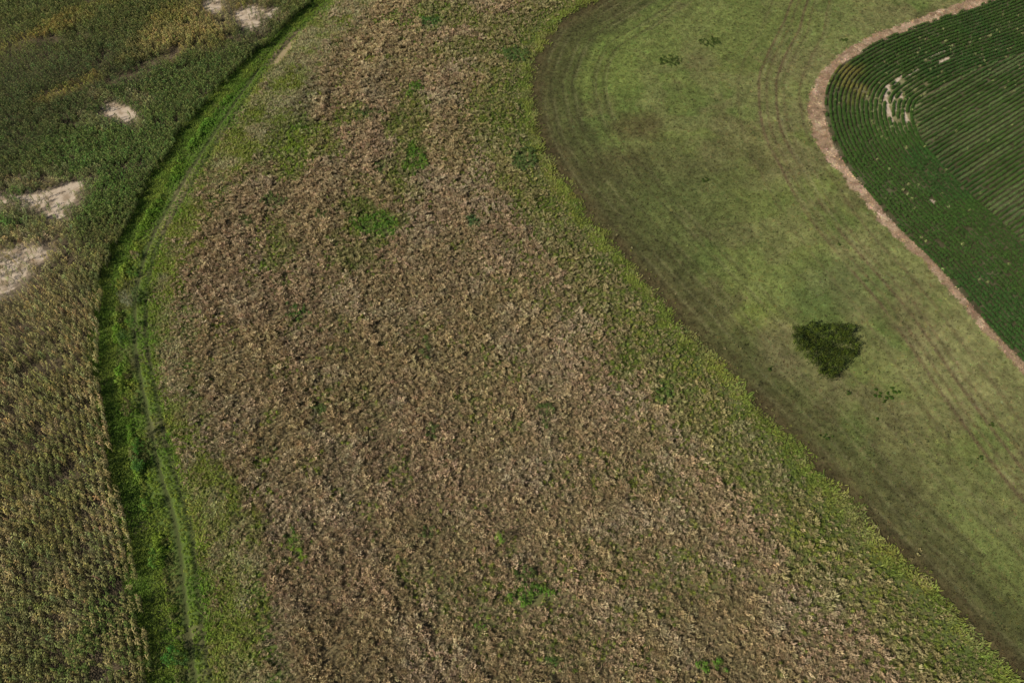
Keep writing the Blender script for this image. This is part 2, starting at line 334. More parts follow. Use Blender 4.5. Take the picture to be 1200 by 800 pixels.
M_dirt = ground_material('tilled_dirt', 4, .32, 1.0)
def region(name, code, mat, label):
    F = Fq[Rq == code]
    if len(F) == 0: return
    used, inv = np.unique(F, return_inverse=True); F = inv.reshape(-1, 4)
    me = bpy.data.meshes.new(name); me.vertices.add(len(used)); me.vertices.foreach_set('co', np.stack([x[used], y[used], z[used]], 1).ravel())
    me.loops.add(F.size); me.loops.foreach_set('vertex_index', F.ravel()); me.polygons.add(len(F))
    me.polygons.foreach_set('loop_start', np.arange(len(F))*4); me.polygons.foreach_set('loop_total', np.full(len(F), 4)); me.update(calc_edges=True)
    me.shade_smooth()
    a = me.attributes.new('tone', 'FLOAT_COLOR', 'POINT'); a.data.foreach_set('color', np.hstack([tone[used], np.ones((len(used), 1))]).ravel())
    me.materials.append(mat); o = link(name, me); o['kind'] = 'structure'; o['label'] = label
region('corn_field_ground', 0, M_soil, 'brown soil under the corn field on the left')
region('grass_strip_ground', 1, M_turf, 'green strip of rough ground between corn and dry meadow')
region('meadow_ground', 2, M_turf, 'ground of the tan dry meadow in the middle')
region('mown_grass_ground', 3, M_turf, 'short mown olive grass with wheel tracks')
region('dirt_strip', 4, M_dirt, 'bare pinkish brown dirt strip curving around the soybean field')
region('soybean_field_ground', 5, M_soil, 'soil between the soybean rows')
sl = ['small pale bare sand spot near the top left', 'large pale sand patch at the left edge with a trail', 'streaky bare sand patch at the left edge below the large one',
      'bare sand spot at the top edge in the corn', 'bare reddish sand spot by the top edge', 'pale sand sliver nearest the corn edge at the top', 'thin bare sand sliver under the others']
for k in range(len(SAND)): region('bare_sand_patch', 10+k, M_sand, sl[k])
me = bpy.data.meshes.new('ground'); K = 3000.
me.from_pydata([(-K, -K, -.9), (K, -K, -.9), (K, K, -.9), (-K, K, -.9)], [], [(0, 1, 2, 3)])
M_far = bpy.data.materials.new('far_fields'); t, N, L, P = nodes_of(M_far); g = N.new('ShaderNodeNewGeometry'); vo = N.new('ShaderNodeTexNoise'); vo.inputs['Scale'].default_value = .01; vo.inputs['Detail'].default_value = 8
L.new(g.outputs['Position'], vo.inputs['Vector']); cr = N.new('ShaderNodeValToRGB'); cr.color_ramp.elements[0].position = .35; cr.color_ramp.elements[1].position = .65
cr.color_ramp.elements[0].color = (.06, .10, .03, 1); cr.color_ramp.elements[1].color = (.17, .14, .07, 1); L.new(vo.outputs['Fac'], cr.inputs[0]); L.new(cr.outputs[0], P.inputs['Base Color']); P.inputs['Roughness'].default_value = 1
me.materials.append(M_far); o = link('ground', me); o['kind'] = 'structure'; o['label'] = 'surrounding farmland out to the horizon'

# ------------------------------------------------------------------ plant prototypes
M_dry = plant_material('dry_grass', (.070, .066, .024), base_mix=.95)  # low colour darkened to paint deeper shade between the tufts
M_weed = plant_material('leafy_weed', (.06, .09, .02), base_mix=.5, trans=.3)
M_mown = plant_material('short_grass', (.06, .055, .022), base_mix=.8)
M_corn = plant_material('corn_leaf', (.035, .045, .013), base_mix=1.15, trans=.22)  # low colour darkened so lower leaves look shaded under bright tops
M_tassel = plant_material('corn_tassel', (.34, .29, .12), base_mix=1.7, trans=.1)
M_soy = plant_material('soybean_leaf', (.03, .07, .012), base_mix=.5, trans=.2)
M_clod = plant_material('soil_clod', (.15, .1, .07), base_mix=.1, trans=0)
M_leafy = plant_material('shrub_leaf', (.05, .07, .02), inst=False, base_mix=.3, trans=.25)
U = rng.uniform
def arc(p, az, L, el0, el1, n=3):
    pts = [p]; 
    for k in range(n):
        e = el0+(el1-el0)*(k+.5)/n; pts.append(pts[-1]+np.array([math.cos(az)*math.cos(e), math.sin(az)*math.cos(e), math.sin(e)])*L/n)
    return pts
def dry_tuft(name):
    m = MB()
    for k in range(20):
        az = U(0, 6.28); p = np.array([U(-.14, .14), U(-.14, .14), 0]); L = U(.45, .9)
        pts = arc(p, az, L, U(1.2, 1.5), U(.1, .9)); sd = np.array([-math.sin(az), math.cos(az), 0])
        m.strip(pts, [.05, .045, .035, .006], sd, [0, .35, .7, .9], U(.7, 1.1))
    for k in range(13):
        az = U(0, 6.28); p = np.array([U(-.12, .12), U(-.12, .12), 0]); L = U(.5, .8); pts = arc(p, az, L, U(1.3, 1.5), U(.9, 1.3), 2)
        sd = np.array([-math.sin(az), math.cos(az), 0]); m.strip(pts, [.015, .012, .01], sd, [0, .4, .8], .9)
        d = pts[-1]-pts[-2]; d = d/np.linalg.norm(d)+np.array([-.25, .3, -.1]); m.spindle(pts[-1]-d*.05, pts[-1]+d*U(.18, .30), U(.045, .075), 1, U(.9, 1.45))
    return m.mesh(name, [M_dry])
def weed(name, n, R, H, L, drop=.2):
    m = MB()
    for k in range(n):
        d = rng.normal(size=3); d[2] = abs(d[2])+.15; d /= np.linalg.norm(d); r = U(.55, 1)**.6
        c = d*np.array([R, R, H])*r; nn = d+rng.normal(size=3)*.5; nn[2] = abs(nn[2])+.3
        m.leaf(c, nn, L*U(.6, 1.3), L*U(.35, .6), r*min(1, c[2]/H*1.3), U(.7, 1.25))
    for k in range(4):
        az = U(0, 6.28); pts = arc(np.zeros(3), az, H*.8, 1.3, 1.0, 2); m.strip(pts, [.03, .02, .01], np.array([-math.sin(az), math.cos(az), 0]), [0, .2, .4], .8)
    return m.mesh(name, [M_weed])
def short_tuft(name):
    m = MB()
    for k in range(14):
        az = U(0, 6.28); p = np.array([U(-.16, .16), U(-.16, .16), -.01]); pts = arc(p, az, U(.08, .2), U(.9, 1.4), U(-.1, .7), 2)
        m.strip(pts, [.035, .03, .005], np.array([-math.sin(az), math.cos(az), 0]), [.2, .7, 1], U(.75, 1.25))
    return m.mesh(name, [M_mown])
def corn_plant(name, dry=0):
    m = MB(); H = U(1.8, 2.1); lean = np.array([U(-.08, .08), U(-.08, .08), 1]); az0 = U(0, 3.14)
    b = len(m.v)
    for zz, rr in ((0, .02), (H, .011)):
        for k in range(4):
            a = k*math.pi/2; m.v.append((lean[0]*zz+rr*math.cos(a), lean[1]*zz+rr*math.sin(a), zz)); m.tip.append(.1+.5*zz/H); m.vary.append(1)
    for k in range(4): m.f.append((b+k, b+(k+1) % 4, b+4+(k+1) % 4, b+4+k)); m.mi.append(0)
    nl = 11
    for k in range(nl):
        zz = .35+(H-.45)*k/(nl-1); az = (k % 2)*math.pi+U(-.55, .55)+(U(-.7, .7) if k > nl-5 else 0); L = U(.48, .72)*(1-.55*max(0, k/(nl-1)-.5)); 
        pts = arc(lean*zz, az, L, U(.9, 1.2), U(-1.1, -.4), 3); sd = np.array([-math.sin(az), math.cos(az), U(-.3, .3)]); t = min(1, .25+.8*k/nl)
        m.strip(pts, [.05, .11, .095, .01], sd, [t*.5, t*.9, t, t], U(.6, 1.35))
    top = lean*H; m.spindle(top, top+np.array([0, 0, .32]), .035, 1, 1.3, 1)
    for k in range(5):
        az = U(0, 6.28); d = np.array([math.cos(az)*.17, math.sin(az)*.17, U(.1, .24)]); m.spindle(top+[0, 0, .05], top+[0, 0, .05]+d, .03, 1, U(.9, 1.5), 1)
    m.leaf(lean*H*.5+[.05, 0, 0], np.array([1, 0, .2]), .25, .07, .5, 1.2, 1, np.array([.2, 0, 1.]))
    return m.mesh(name, [M_corn, M_tassel])
def soy_clump(name):
    m = MB()
    for k in range(44):
        az = U(0, 6.28); r = math.sqrt(U(0, 1))*.29; h = .62*math.sqrt(max(.05, 1-(r/.36)**2))*U(.75, 1.05)
        nn = np.array([math.cos(az)*r*3, math.sin(az)*r*3, 1.])+rng.normal(size=3)*.3
        m.leaf(np.array([r*math.cos(az), r*math.sin(az), h]), nn, U(.1, .16), U(.07, .11), min(1, h/.55), U(.75, 1.25))
    for k in range(10):
        az = U(0, 6.28); m.leaf(np.array([.2*math.cos(az), .2*math.sin(az), U(.1, .35)]), np.array([math.cos(az), math.sin(az), .5]), .15, .1, .2, .9)
    return m.mesh(name, [M_soy])
def clod(name):
    m = MB(); 
    for k in range(5):
        p = np.array([U(-.14, .14), U(-.14, .14), .0]); m.spindle(p+[-U(.03, .07), 0, 0], p+[U(.03, .08), U(-.04, .04), .02], U(.025, .05), 1, U(.8, 1.2))
    return m.mesh(name, [M_clod])
def proto_collection(name, meshes):
    c = bpy.data.collections.new(name)
    for k, me in enumerate(meshes): c.objects.link(bpy.data.objects.new(me.name, me))
    return c
dry_ms = [dry_tuft('dry_tuft_%s' % q) for q in 'abcde']
weed_ms = [weed('leafy_weed_%s' % q, 46, .30, .55, .17) for q in 'fghi']
P_meadow = proto_collection('meadow_plants', dry_ms+weed_ms)       # five dry kinds, then four leafy ones
P_weed = proto_collection('weed_plants', [weed('weed_%s' % q, 46, .30, .5, .16) for q in 'abcd'])
P_short = proto_collection('short_grass_plants', [short_tuft('short_%s' % q) for q in 'abcd'])
corn_ms = [corn_plant('corn_%s' % q) for q in 'abcdef']; P_corn = proto_collection('corn_plants', corn_ms)
P_soy = proto_collection('soybean_plants', [soy_clump('soy_%s' % q) for q in 'abcd'])
P_clod = proto_collection('soil_clods', [clod('clod_%s' % q) for q in 'abc'])

def scatter(name, coll, px_, py_, scl, tint, var, label, rot=None, cat='grass', zoff=0.0):
    n = len(px_); me = bpy.data.meshes.new(name); me.vertices.add(n)
    me.vertices.foreach_set('co', np.stack([px_, py_, relief(px_, py_)+zoff], 1).ravel())
    if rot is None: rot = np.stack([rng.normal(0, .08, n), rng.normal(0, .08, n), U(0, 6.28, n)], 1)
    if np.ndim(scl) == 1: scl = np.stack([scl]*3, 1)
    a = me.attributes.new('turn', 'FLOAT_VECTOR', 'POINT'); a.data.foreach_set('vector', rot.ravel())
    a = me.attributes.new('size', 'FLOAT_VECTOR', 'POINT'); a.data.foreach_set('vector', scl.ravel())
    a = me.attributes.new('which', 'INT', 'POINT'); a.data.foreach_set('value', var.astype(np.int32))
    a = me.attributes.new('tint', 'FLOAT_COLOR', 'POINT'); a.data.foreach_set('color', np.hstack([tint, np.ones((n, 1))]).ravel())
    o = link(name, me); o['kind'] = 'stuff'; o['label'] = label; o['category'] = cat
    ng = bpy.data.node_groups.new(name+'_scatter', 'GeometryNodeTree')
    ng.interface.new_socket('Geometry', in_out='INPUT', socket_type='NodeSocketGeometry'); ng.interface.new_socket('Geometry', in_out='OUTPUT', socket_type='NodeSocketGeometry')
    N = ng.nodes; L = ng.links; gi = N.new('NodeGroupInput'); go = N.new('NodeGroupOutput'); ip = N.new('GeometryNodeInstanceOnPoints')
    ci = N.new('GeometryNodeCollectionInfo'); ci.inputs[0].default_value = coll; ci.inputs[1].default_value = True; ci.inputs[2].default_value = True
    def attr(nm, ty):
        q = N.new('GeometryNodeInputNamedAttribute'); q.data_type = ty; q.inputs[0].default_value = nm; return q.outputs[0]
    L.new(gi.outputs[0], ip.inputs['Points']); L.new(ci.outputs[0], ip.inputs['Instance']); ip.inputs['Pick Instance'].default_value = True
    L.new(attr('which', 'INT'), ip.inputs['Instance Index']); e = N.new('FunctionNodeEulerToRotation'); L.new(attr('turn', 'FLOAT_VECTOR'), e.inputs[0]); L.new(e.outputs[0], ip.inputs['Rotation'])
    L.new(attr('size', 'FLOAT_VECTOR'), ip.inputs['Scale']); L.new(ip.outputs[0], go.inputs[0])
    o.modifiers.new('scatter', 'NODES').node_group = ng
    return o
def inview(px_, py_, margin=60):
    u, v = w2px(px_, py_); return (u > -margin) & (u < 1200+margin) & (v > -margin*.7) & (v < 800+margin)
def jittered(s):
    a = np.arange(-118, 118, s); b = np.arange(0, 146, s); A, B = np.meshgrid(a, b, indexing='ij'); a = A.ravel()+U(-.5, .5, A.size)*s; b = B.ravel()+U(-.5, .5, A.size)*s
    m = inview(a, b); return a[m], b[m]
def jit(c, s): return np.clip(c*(1+rng.normal(0, s, (len(c), 1)))*(1+rng.normal(0, s*.3, c.shape)), .005, .8)

# ------------------------------------------------------------------ where single weed patches and the thicket take the place of grass
G1, G2, G3, G4 = (.085, .175, .025), (.050, .100, .022), (.17, .21, .035), (.068, .115, .032)
WP = [((440,266),(26,15),G1,.7,'largest bright green weed patch in the upper middle of the dry meadow'),
 ((624,699),(24,12),G1,.7,'bright grass green weed patch in the lower middle of the dry meadow'),
 ((612,672),(12,13),G2,.9,'dark green weed clump directly above the bright patch low in the meadow'),
 ((352,368),(14,9),(.06,.14,.03),.7,'green weed patch in the left part of the meadow, right of the rutted track bend'),
 ((432,133),(18,5),G4,.7,'flat dark green weed patch in the upper meadow above the green hollow'),
 ((486,106),(10,7),G1,.8,'round green weed clump high in the meadow'),
 ((505,28),(11,6),(.05,.13,.03),.8,'small green weed clump near the top edge of the meadow'),
 ((499,411),(7,9),G2,1.1,'lone dark green bushy weed in the centre of the meadow'),
 ((507,507),(6,9),G2,1.0,'narrow dark green weed clump below the centre of the meadow'),
 ((322,238),(13,9),G4,.8,'bluish dark green weed patch on the left side of the upper meadow'),
 ((290,261),(9,5),G2,.8,'small flat dark green weed patch at the left meadow edge'),
 ((445,197),(9,7),G2,.8,'dark green weed clump above the largest green patch'),
 ((378,255),(10,6),G4,.8,'grey green weed clump left of the largest green patch'),
 ((555,262),(9,8),(.05,.12,.04),.8,'green weed clump right of the largest green patch'),
 ((487,185),(13,16),G1,.8,'tall oval green weed patch high in the middle meadow'),
 ((560,735),(8,6),G1,.8,'small green weed tuft below left of the bright low patch'),
 ((375,480),(12,7),G4,.7,'faint grey green weed patch left of the meadow centre'),
 ((502,625),(10,8),G4,.8,'blue green weed patch left of the single shrub low in the meadow'),
 ((645,775),(11,7),(.06,.14,.03),.8,'green weed patch at the bottom edge of the meadow'),
 ((640,485),(10,14),G4,.8,'slanting blue green weed patch right of the meadow centre'),
 ((342,630),(8,8),G1,.8,'green weed clump at the lower left of the meadow'),
 ((780,460),(12,12),(.08,.16,.03),.8,'green weed clump inside the right edge of the meadow'),
 ((612,188),(14,12),(.06,.12,.03),.9,'dark green weed clump at the inner bend of the meadow edge'),
 ((605,66),(13,9),(.055,.12,.03),.9,'dark green weed clump beside the top bend of the meadow edge'),
 ((830,780),(16,8),G1,.8,'green weed patch low in the meadow near the bottom right')]
THICKET = [(932,381),(940,384),(946,384),(946,377),(956,378),(962,383),(968,382),(978,383),(988,382),(997,383),(1000,391),(1005,397),(1003,401),(1009,409),(1003,417),(993,428),(986,440),(981,447),(966,440),(950,426),(939,415),(933,404),(930,392)]
THICKET = [(p-6, q+4) for p, q in THICKET]     # the outline of the stems; the leaves stand above it
def cleared(x, y):
    u, v = w2px(x, y); m = inpoly(u, v, THICKET)
    for (cu, cv), (ru, rv), *_ in WP: m |= ((u-cu)/ru)**2+((v-cv)/rv)**2 < .8+1.0*(N1(x, y, 1.2, 2)-.5)
    return m & (U(0, 1, len(x)) < .8)

# ------------------------------------------------------------------ meadow, strip and mown grass
a, b = jittered(.34); edge_ = lambda x, y: fE(x, y)+(N5(x, y, 1.4, 3)-.5)*2.2+(N1(x, y, 7, 2)-.5)*1.8
dE_, dD_, dA_ = edge_(a, b)-(U(0, 1, len(a)) < .10)*2.2-(U(0, 1, len(a)) < .12)*1.0, fD(a, b), fA(a, b)
keep = (dE_ < 0) & (fT(a, b) > .36) ; a, b = a[keep], b[keep]
gmm = greens(a, b); leafy = U(0, 1, len(a)) < gmm**1.1*.95
size = (.24+.92*N3(a, b, .85, 2))*U(.72, 1.2, len(a))*(.62+.76*streaks(fE, a, b, 1.5, 14)); near_edge = sst(0, 5, -fE(a, b)); west = sst(-3, 3, fD(a, b))
size = np.where(leafy, np.maximum(size, U(.5, 1.1, len(a))), size)*(.72+.28*west)*(.60+.40*near_edge)
thin = U(0, 1, len(a)) < (.80+.25*N2(a, b, 2, 3)); u, v = w2px(a, b)
brm = blob(u, v, a, b, 335, 52, 9, 26, ang=-33, soft=.25, rough=.3); thin &= (U(0, 1, len(a)) > brm) & ~cleared(a, b)
tint = np.where(leafy[:, None], strip_tint(a, b), meadow_tint(a, b)*np.array([.93, .93, .93])*(.8+.4*streaks(fE, a, b, 2.2, 25, N1))[:, None]); tint = jit(tint, .13)
lite = (~leafy) & (gmm > .35); tint[lite] = tint[lite]*.6+.4*strip_tint(a[lite], b[lite])
n = len(a); rot = np.stack([rng.normal(-.10, .14, n), rng.normal(-.10, .14, n), U(0, 6.28, n)], 1)
var = np.where(leafy, 5+rng.integers(0, 4, n), rng.integers(0, 5, n)); k = thin
scatter('dry_meadow_grass', P_meadow, a[k], b[k], np.stack([size, size, size*np.where(leafy, U(.45, 1.5, n), 1)], 1)[k], tint[k], var[k],
        'knee high tan dry grass mixed with green weeds covering the broad middle meadow', rot=rot[k])

a, b = jittered(.36); keep = (fB(a, b) > 0) & (fT(a, b) < .5) & (np.abs(fT(a, b)) > .36) & (np.abs(fT(a, b)+1.7) > .33); a, b = a[keep], b[keep]
u, v = w2px(a, b); rut = sst(2.2, 4.2, -fT(a, b)); bump = N3(a, b, 2.4, 3); size = (.62+1.25*sst(.40, .66, bump)*rut)*U(.8, 1.2, len(a))
tint = jit(strip_tint(a, b), .15); br = sst(.58, .66, N5(a, b, 3, 3))*(fT(a, b) < -2)*sst(300, 340, v); tint = mix(tint, [.16, .13, .06], .7*br)
scatter('green_weed_strip', P_weed, a, b, size, tint, rng.integers(0, 4, len(a)), 'lush bright green weeds along the strip between the corn and the rutted track')
a, b = jittered(.3); dt = fT(a, b); keep = ((dt > .3) & (fD(a, b) < -3.5+6*N2(a, b, 4, 3))) | ((edge_(a, b) < 1.4*U(0, 1, len(a))) & (edge_(a, b) > -1.0))
keep &= ~((fT(a, b) < .36)); u, v = w2px(a, b); keep &= U(0, 1, len(a)) > blob(u, v, a, b, 335, 52, 9, 26, ang=-33, soft=.25, rough=.3); a, b = a[keep], b[keep]
t_ = strip_tint(a, b); t_ = mix(t_, [.42, .37, .21], .8*sst(.42, .6, N4(a, b, 3, 3))*sst(0, 5, fT(a, b))*(fE(a, b) < -15))
scatter('track_side_grass', P_short, a, b, U(1.6, 3.6, len(a)), jit(t_, .2), rng.integers(0, 4, len(a)), 'ankle high olive grass along the rutted track and the meadow edges')
a, b = jittered(.3); keep = (fA(a, b) > -1.8) & (fB(a, b) < .2); a, b = a[keep], b[keep]
t_ = np.tile([.135, .230, .028], (len(a), 1)); t_ = mix(t_, [.20, .27, .038], sst(.45, .65, N1(a, b, 3, 3)))
scatter('lane_grass', P_short, a, b, U(1.2, 2.4, len(a)), jit(t_, .12), rng.integers(0, 4, len(a)), 'low shaded green grass in the lane right beside the corn')
a, b = jittered(.34); keep = (edge_(a, b) > -.6) & (fO(a, b)+(N5(a, b, 1.5, 3)-.5)*1.7 < .15) & ~cleared(a, b); a, b = a[keep], b[keep]
tint = jit(mown_colour(a, b)*.86, .42)
scatter('mown_grass', P_short, a, b, U(.55, 1.35, len(a)), tint, rng.integers(0, 4, len(a)), 'short mown olive green grass sweeping between the meadow and the dirt strip')

# ------------------------------------------------------------------ corn
def offset_rows(C, d0, n, gap, step, side):
    Q = []
    seg = C[1:]-C[:-1]; s = np.concatenate([[0], np.cumsum(np.linalg.norm(seg, axis=1))])
    tt = np.arange(0, s[-1], step)
    px_ = np.interp(tt, s, C[:, 0]); py_ = np.interp(tt, s, C[:, 1]); tx = np.gradient(px_); ty = np.gradient(py_); l = np.hypot(tx, ty)
    k = np.ones(15)/15; tx = np.convolve(tx/l, k, 'same'); ty = np.convolve(ty/l, k, 'same'); l = np.hypot(tx, ty); nx_, ny_ = -ty/l, tx/l
    for i in range(n):
        d = (d0+i*gap); ox = px_+nx_*d*side; oy = py_+ny_*d*side; Q.append(np.stack([ox, oy, np.full(len(ox), i), np.arctan2(ty, tx)], 1))
    return np.vstack(Q)
Q = offset_rows(cA, .25, 125, .76, .24, -1); Q = Q[inview(Q[:, 0], Q[:, 1], 40)]
dd, _ = dist_exact(cA, Q[:, 0], Q[:, 1]); Q = Q[np.abs(-dd-(.25+Q[:, 2]*.76)) < .12]
# thin out where the offset rows bunch up
a = Q[:, 0]+rng.normal(0, .03, len(Q)); b = Q[:, 1]+rng.normal(0, .03, len(Q))
cell = np.round(np.stack([a/.17, b/.17], 1)).astype(int); _, ui = np.unique(cell, axis=0, return_index=True); a, b = a[ui], b[ui]; rowi = Q[ui, 2]; hdg = Q[ui, 3]
u, v = w2px(a, b); R_ = np.hypot(a, b); ex, ey = a/R_, b/R_          # away from the camera's foot
sm = sand_mask(a, b)
for q in (.8, 1.5): sm |= sand_mask(a+ex*q+rng.normal(0, .8, len(a)), b+ey*q+rng.normal(0, .8, len(a)))
sm &= U(0, 1, len(a)) < np.where(blob(u, v, a, b, 22, 315, 50, 35) > .4, .60, .90)
nearsand = np.zeros(len(a)); 
for q in (-3, 3):
    for w in (-3, 3): nearsand += sand_mask(a+q, b+w)*.25
dedge = -fA(a, b); holes = (dedge < -.3+1.0*sst(.4, .7, N3(a, b, 2.0, 3))) | (N5(a, b, 2.6, 3) > .66) & (U(0, 1, len(a)) < .7)
sparse = blob(u, v, a, b, 60, 310, 45, 26, ang=25, soft=.7)*.55+blob(u, v, a, b, 175, 78, 40, 7, ang=25, soft=.5, rough=.9)*.8+blob(u, v, a, b, 140, 700, 30, 12, ang=25)*.6+blob(u, v, a, b, 270, 22, 45, 16, soft=.6)*.5
keep = ~sm & ~holes & (U(0, 1, len(a)) > np.clip(sparse, 0, .85)) & (U(0, 1, len(a)) < np.where(v < 330, .98, .90))
a, b, u, v, nearsand, rowi, hdg = [q[keep] for q in (a, b, u, v, nearsand, rowi, hdg)]
c = np.tile([.140, .165, .045], (len(a), 1)); c = c*(.7+.6*N4((a+.9*b)/22, (b-.5*a)/3.0, 1.0, 3))[:, None]
low = sst(250, 420, v); B = lambda *q, **k: blob(u, v, a, b, *q, **k)
c = mix(c, [.350, .320, .110], .85*low); c = mix(c, [.50, .40, .18], .8*low*sst(.42, .58, N1(a, b, 6, 4))); c = mix(c, [.15, .20, .06], .6*sst(.5, .66, N2(a, b, 5, 3)))
c = mix(c, [.075, .105, .035], .8*B(60,120,190,50,ang=22,soft=.6)*(1-low)); c = mix(c, [.12, .22, .045], .7*B(130,180,90,42,ang=25,soft=.6)); c = mix(c, [.12, .20, .045], .6*B(230,100,70,45,ang=35,soft=.6)); c = mix(c, [.10, .22, .04], .7*B(25,262,70,28,soft=.6)); c = mix(c, [.11, .23, .04], .6*B(110,235,60,30,soft=.6))
yel = [.38, .30, .07]
for q in ((50,45,75,7,22),(85,22,30,6,22),(90,105,45,6,25),(220,45,50,20,10),(245,20,60,14,10),(20,290,60,16,20),(40,330,50,50,20)): c = mix(c, yel if q[1] < 110 else [.44,.37,.15], .7*B(*q[:4], ang=q[4], soft=.6, rough=.7))
c = mix(c, [.45, .37, .14], .7*B(215,45,55,18,ang=15,soft=.6)); c = mix(c, [.055, .075, .028], .65*B(300,42,24,16,ang=35,soft=.5)); c = mix(c, [.50, .40, .18], .5*B(45,380,60,60,soft=.7)); c = mix(c, [.50, .40, .20], .5*B(0,460,30,40,soft=.7))
c = mix(c, [.46, .38, .20], np.clip(nearsand*1.2, 0, .8))
hs = U(.78, 1.12, len(a))*(.78+.34*N3(a, b, 3, 3))*(1-.25*np.clip(nearsand, 0, 1))*(1-.18*(1-low)); c = jit(c, .32)
rot = np.stack([rng.normal(0, .06, len(a)), rng.normal(0, .06, len(a)), hdg+rng.integers(0, 2, len(a))*math.pi+rng.normal(0, .25, len(a))], 1)
var = rng.integers(0, 6, len(a)); wd = np.where(v < 330, 1.15, .80); size = np.stack([hs*wd, hs*wd, hs*.92], 1)
# the 300 plants that show largest become objects of their own
inside = (u > 4) & (u < 1196) & (v < 790); order = np.argsort(np.where(inside, np.hypot(np.hypot(a, b), CAM_H-2), 1e9))[:300]; own = np.zeros(len(a), bool); own[order] = True
k = ~own; scatter('corn_crop', P_corn, a[k], b[k], size[k], c[k], var[k], 'tall drying field corn in rows filling the left side', rot=rot[k], cat='corn')
inst_me = []
for i, me0 in enumerate(corn_ms):
    vs = []
    for j in range(3):
        me2 = me0.copy(); me2.name = 'corn_plant'; cc = [(.36, .33, .115), (.15, .22, .05), (.50, .40, .18)][j]
        at = me2.attributes.new('tint', 'FLOAT_COLOR', 'POINT'); at.data.foreach_set('color', np.tile([*cc, 1.], (len(me2.vertices), 1)).ravel())
        me2.materials.clear(); vs.append(me2)
    inst_me.append(vs)
M_corn1 = plant_material('corn_leaf_near', (.035, .045, .013), inst=False, base_mix=1.15, trans=.22); M_tassel1 = plant_material('corn_tassel_near', (.34, .29, .12), inst=False, base_mix=1.7, trans=.1)  # near leaves carry the same shade painted into their low colour
for vs in inst_me:
    for me2 in vs: me2.materials.append(M_corn1); me2.materials.append(M_tassel1)
for q in order:
    dist3 = [np.linalg.norm(c[q]-np.array(t)) for t in ((.36, .33, .115), (.15, .22, .05), (.50, .40, .18))]; j = int(np.argmin(dist3))
    o = link('corn_plant', inst_me[var[q]][j], loc=(a[q], b[q], float(relief(a[q:q+1], b[q:q+1])[0]))); o.rotation_euler = rot[q]; o.scale = size[q]
    o['label'] = 'one tall drying corn plant among the rows nearest the bottom left'; o['category'] = 'corn plant'; o['group'] = 'corn plants in the nearest rows'

# ------------------------------------------------------------------ soybeans and dirt strip
HEAD = 15.2
Q = offset_rows(cGi, .35, 20, .76, .27, 1); Q = Q[inview(Q[:, 0], Q[:, 1], 40)]
dd, _ = dist_exact(cGi, Q[:, 0], Q[:, 1]); Q = Q[np.abs(dd-(.35+Q[:, 2]*.76)) < .1]
xa, ya = px2w([1090, 1190], [155, 95]); dr = np.array([xa[1]-xa[0], ya[1]-ya[0]]); dr /= np.linalg.norm(dr); nr = np.array([-dr[1], dr[0]])
ss = np.arange(-140, 140, .27); rr = np.arange(-140, 140, .76); S_, R2 = np.meshgrid(ss, rr, indexing='ij'); o0 = np.array([xa[0], ya[0]])
qa = o0[0]+S_.ravel()*dr[0]+R2.ravel()*nr[0]; qb = o0[1]+S_.ravel()*dr[1]+R2.ravel()*nr[1]; m = inview(qa, qb, 40) & (qb < 146) & (qa < 120); qa, qb = qa[m], qb[m]
m = fI(qa, qb) > HEAD-.05; qa, qb = qa[m], qb[m]
a = np.concatenate([Q[:, 0], qa])+0; b = np.concatenate([Q[:, 1], qb]); inner = np.concatenate([np.zeros(len(Q)), np.ones(len(qa))]); ri = np.concatenate([Q[:, 2], np.zeros(len(qa))])
a = a+rng.normal(0, .03, len(a)); b = b+rng.normal(0, .03, len(b)); u, v = w2px(a, b)
gap = np.zeros(len(a), bool)
for poly in GAPS:
    gap |= inpoly(u+(N2(a, b, 1, 2)-.5)*4, v, poly)
gap |= (fI(a, b) < .8) & (N3(a, b, 1.2, 2) > .52)
rowid = np.where(inner > 0, np.round((a*nr[0]+b*nr[1])/.76), ri); along = np.where(inner > 0, a*dr[0]+b*dr[1], fI.arc(a, b))
seg = N2(rowid*7.3, along/1.7, 1.0, 2); hot = np.maximum(blob(u, v, a, b, 1050, 122, 34, 40, soft=.7), np.maximum(.8*blob(u, v, a, b, 1100, 62, 50, 12, ang=20, soft=.7), np.maximum(.4*blob(u, v, a, b, 1090, 215, 50, 30, soft=.7), .6*blob(u, v, a, b, 1150, 80, 60, 60, soft=.7))))
thin_row = seg > .86-.17*hot; gap |= thin_row & (U(0, 1, len(a)) < .8)
gap |= (N4(a, b, .8, 2) > .83) | (U(0, 1, len(a)) < .02)
keep = ~gap; a, b, u, v, inner, ri, seg, hot = [q[keep] for q in (a, b, u, v, inner, ri, seg, hot)]
c = np.tile([.046, .094, .018], (len(a), 1)); c = mix(c, [.075, .130, .030], .8*inner*sst(.3, .6, N1(a, b, 8, 3))); c = mix(c, [.03, .08, .018], .6*sst(.5, .7, N2(a, b, 10, 3)))
c = mix(c, [.23, .19, .05], .75*blob(u, v, a, b, 995, 98, 16, 16, soft=.7, rough=1.2)); sp = (seg > .84-.15*hot)&(U(0, 1, len(a)) < .6) | (U(0, 1, len(a)) < .005+.02*hot); c[sp] = [.24, .27, .10]
pale = inner*sst(.52, .66, N3((a*dr[0]+b*dr[1])/14, (a*nr[0]+b*nr[1])/.8, 1.0, 2)); c = mix(c, [.17, .22, .085], .45*pale)
sc = U(.85, 1.12, len(a))*(.86+.25*N5(a, b, 3, 2)); size = np.stack([sc*.88, sc*.88, sc*1.0], 1)
scatter('soybean_crop', P_soy, a, b, size, jit(c, .13), rng.integers(0, 4, len(a)), 'dark green soybean rows curving along the field edge and running diagonally inside it', cat='soybeans')
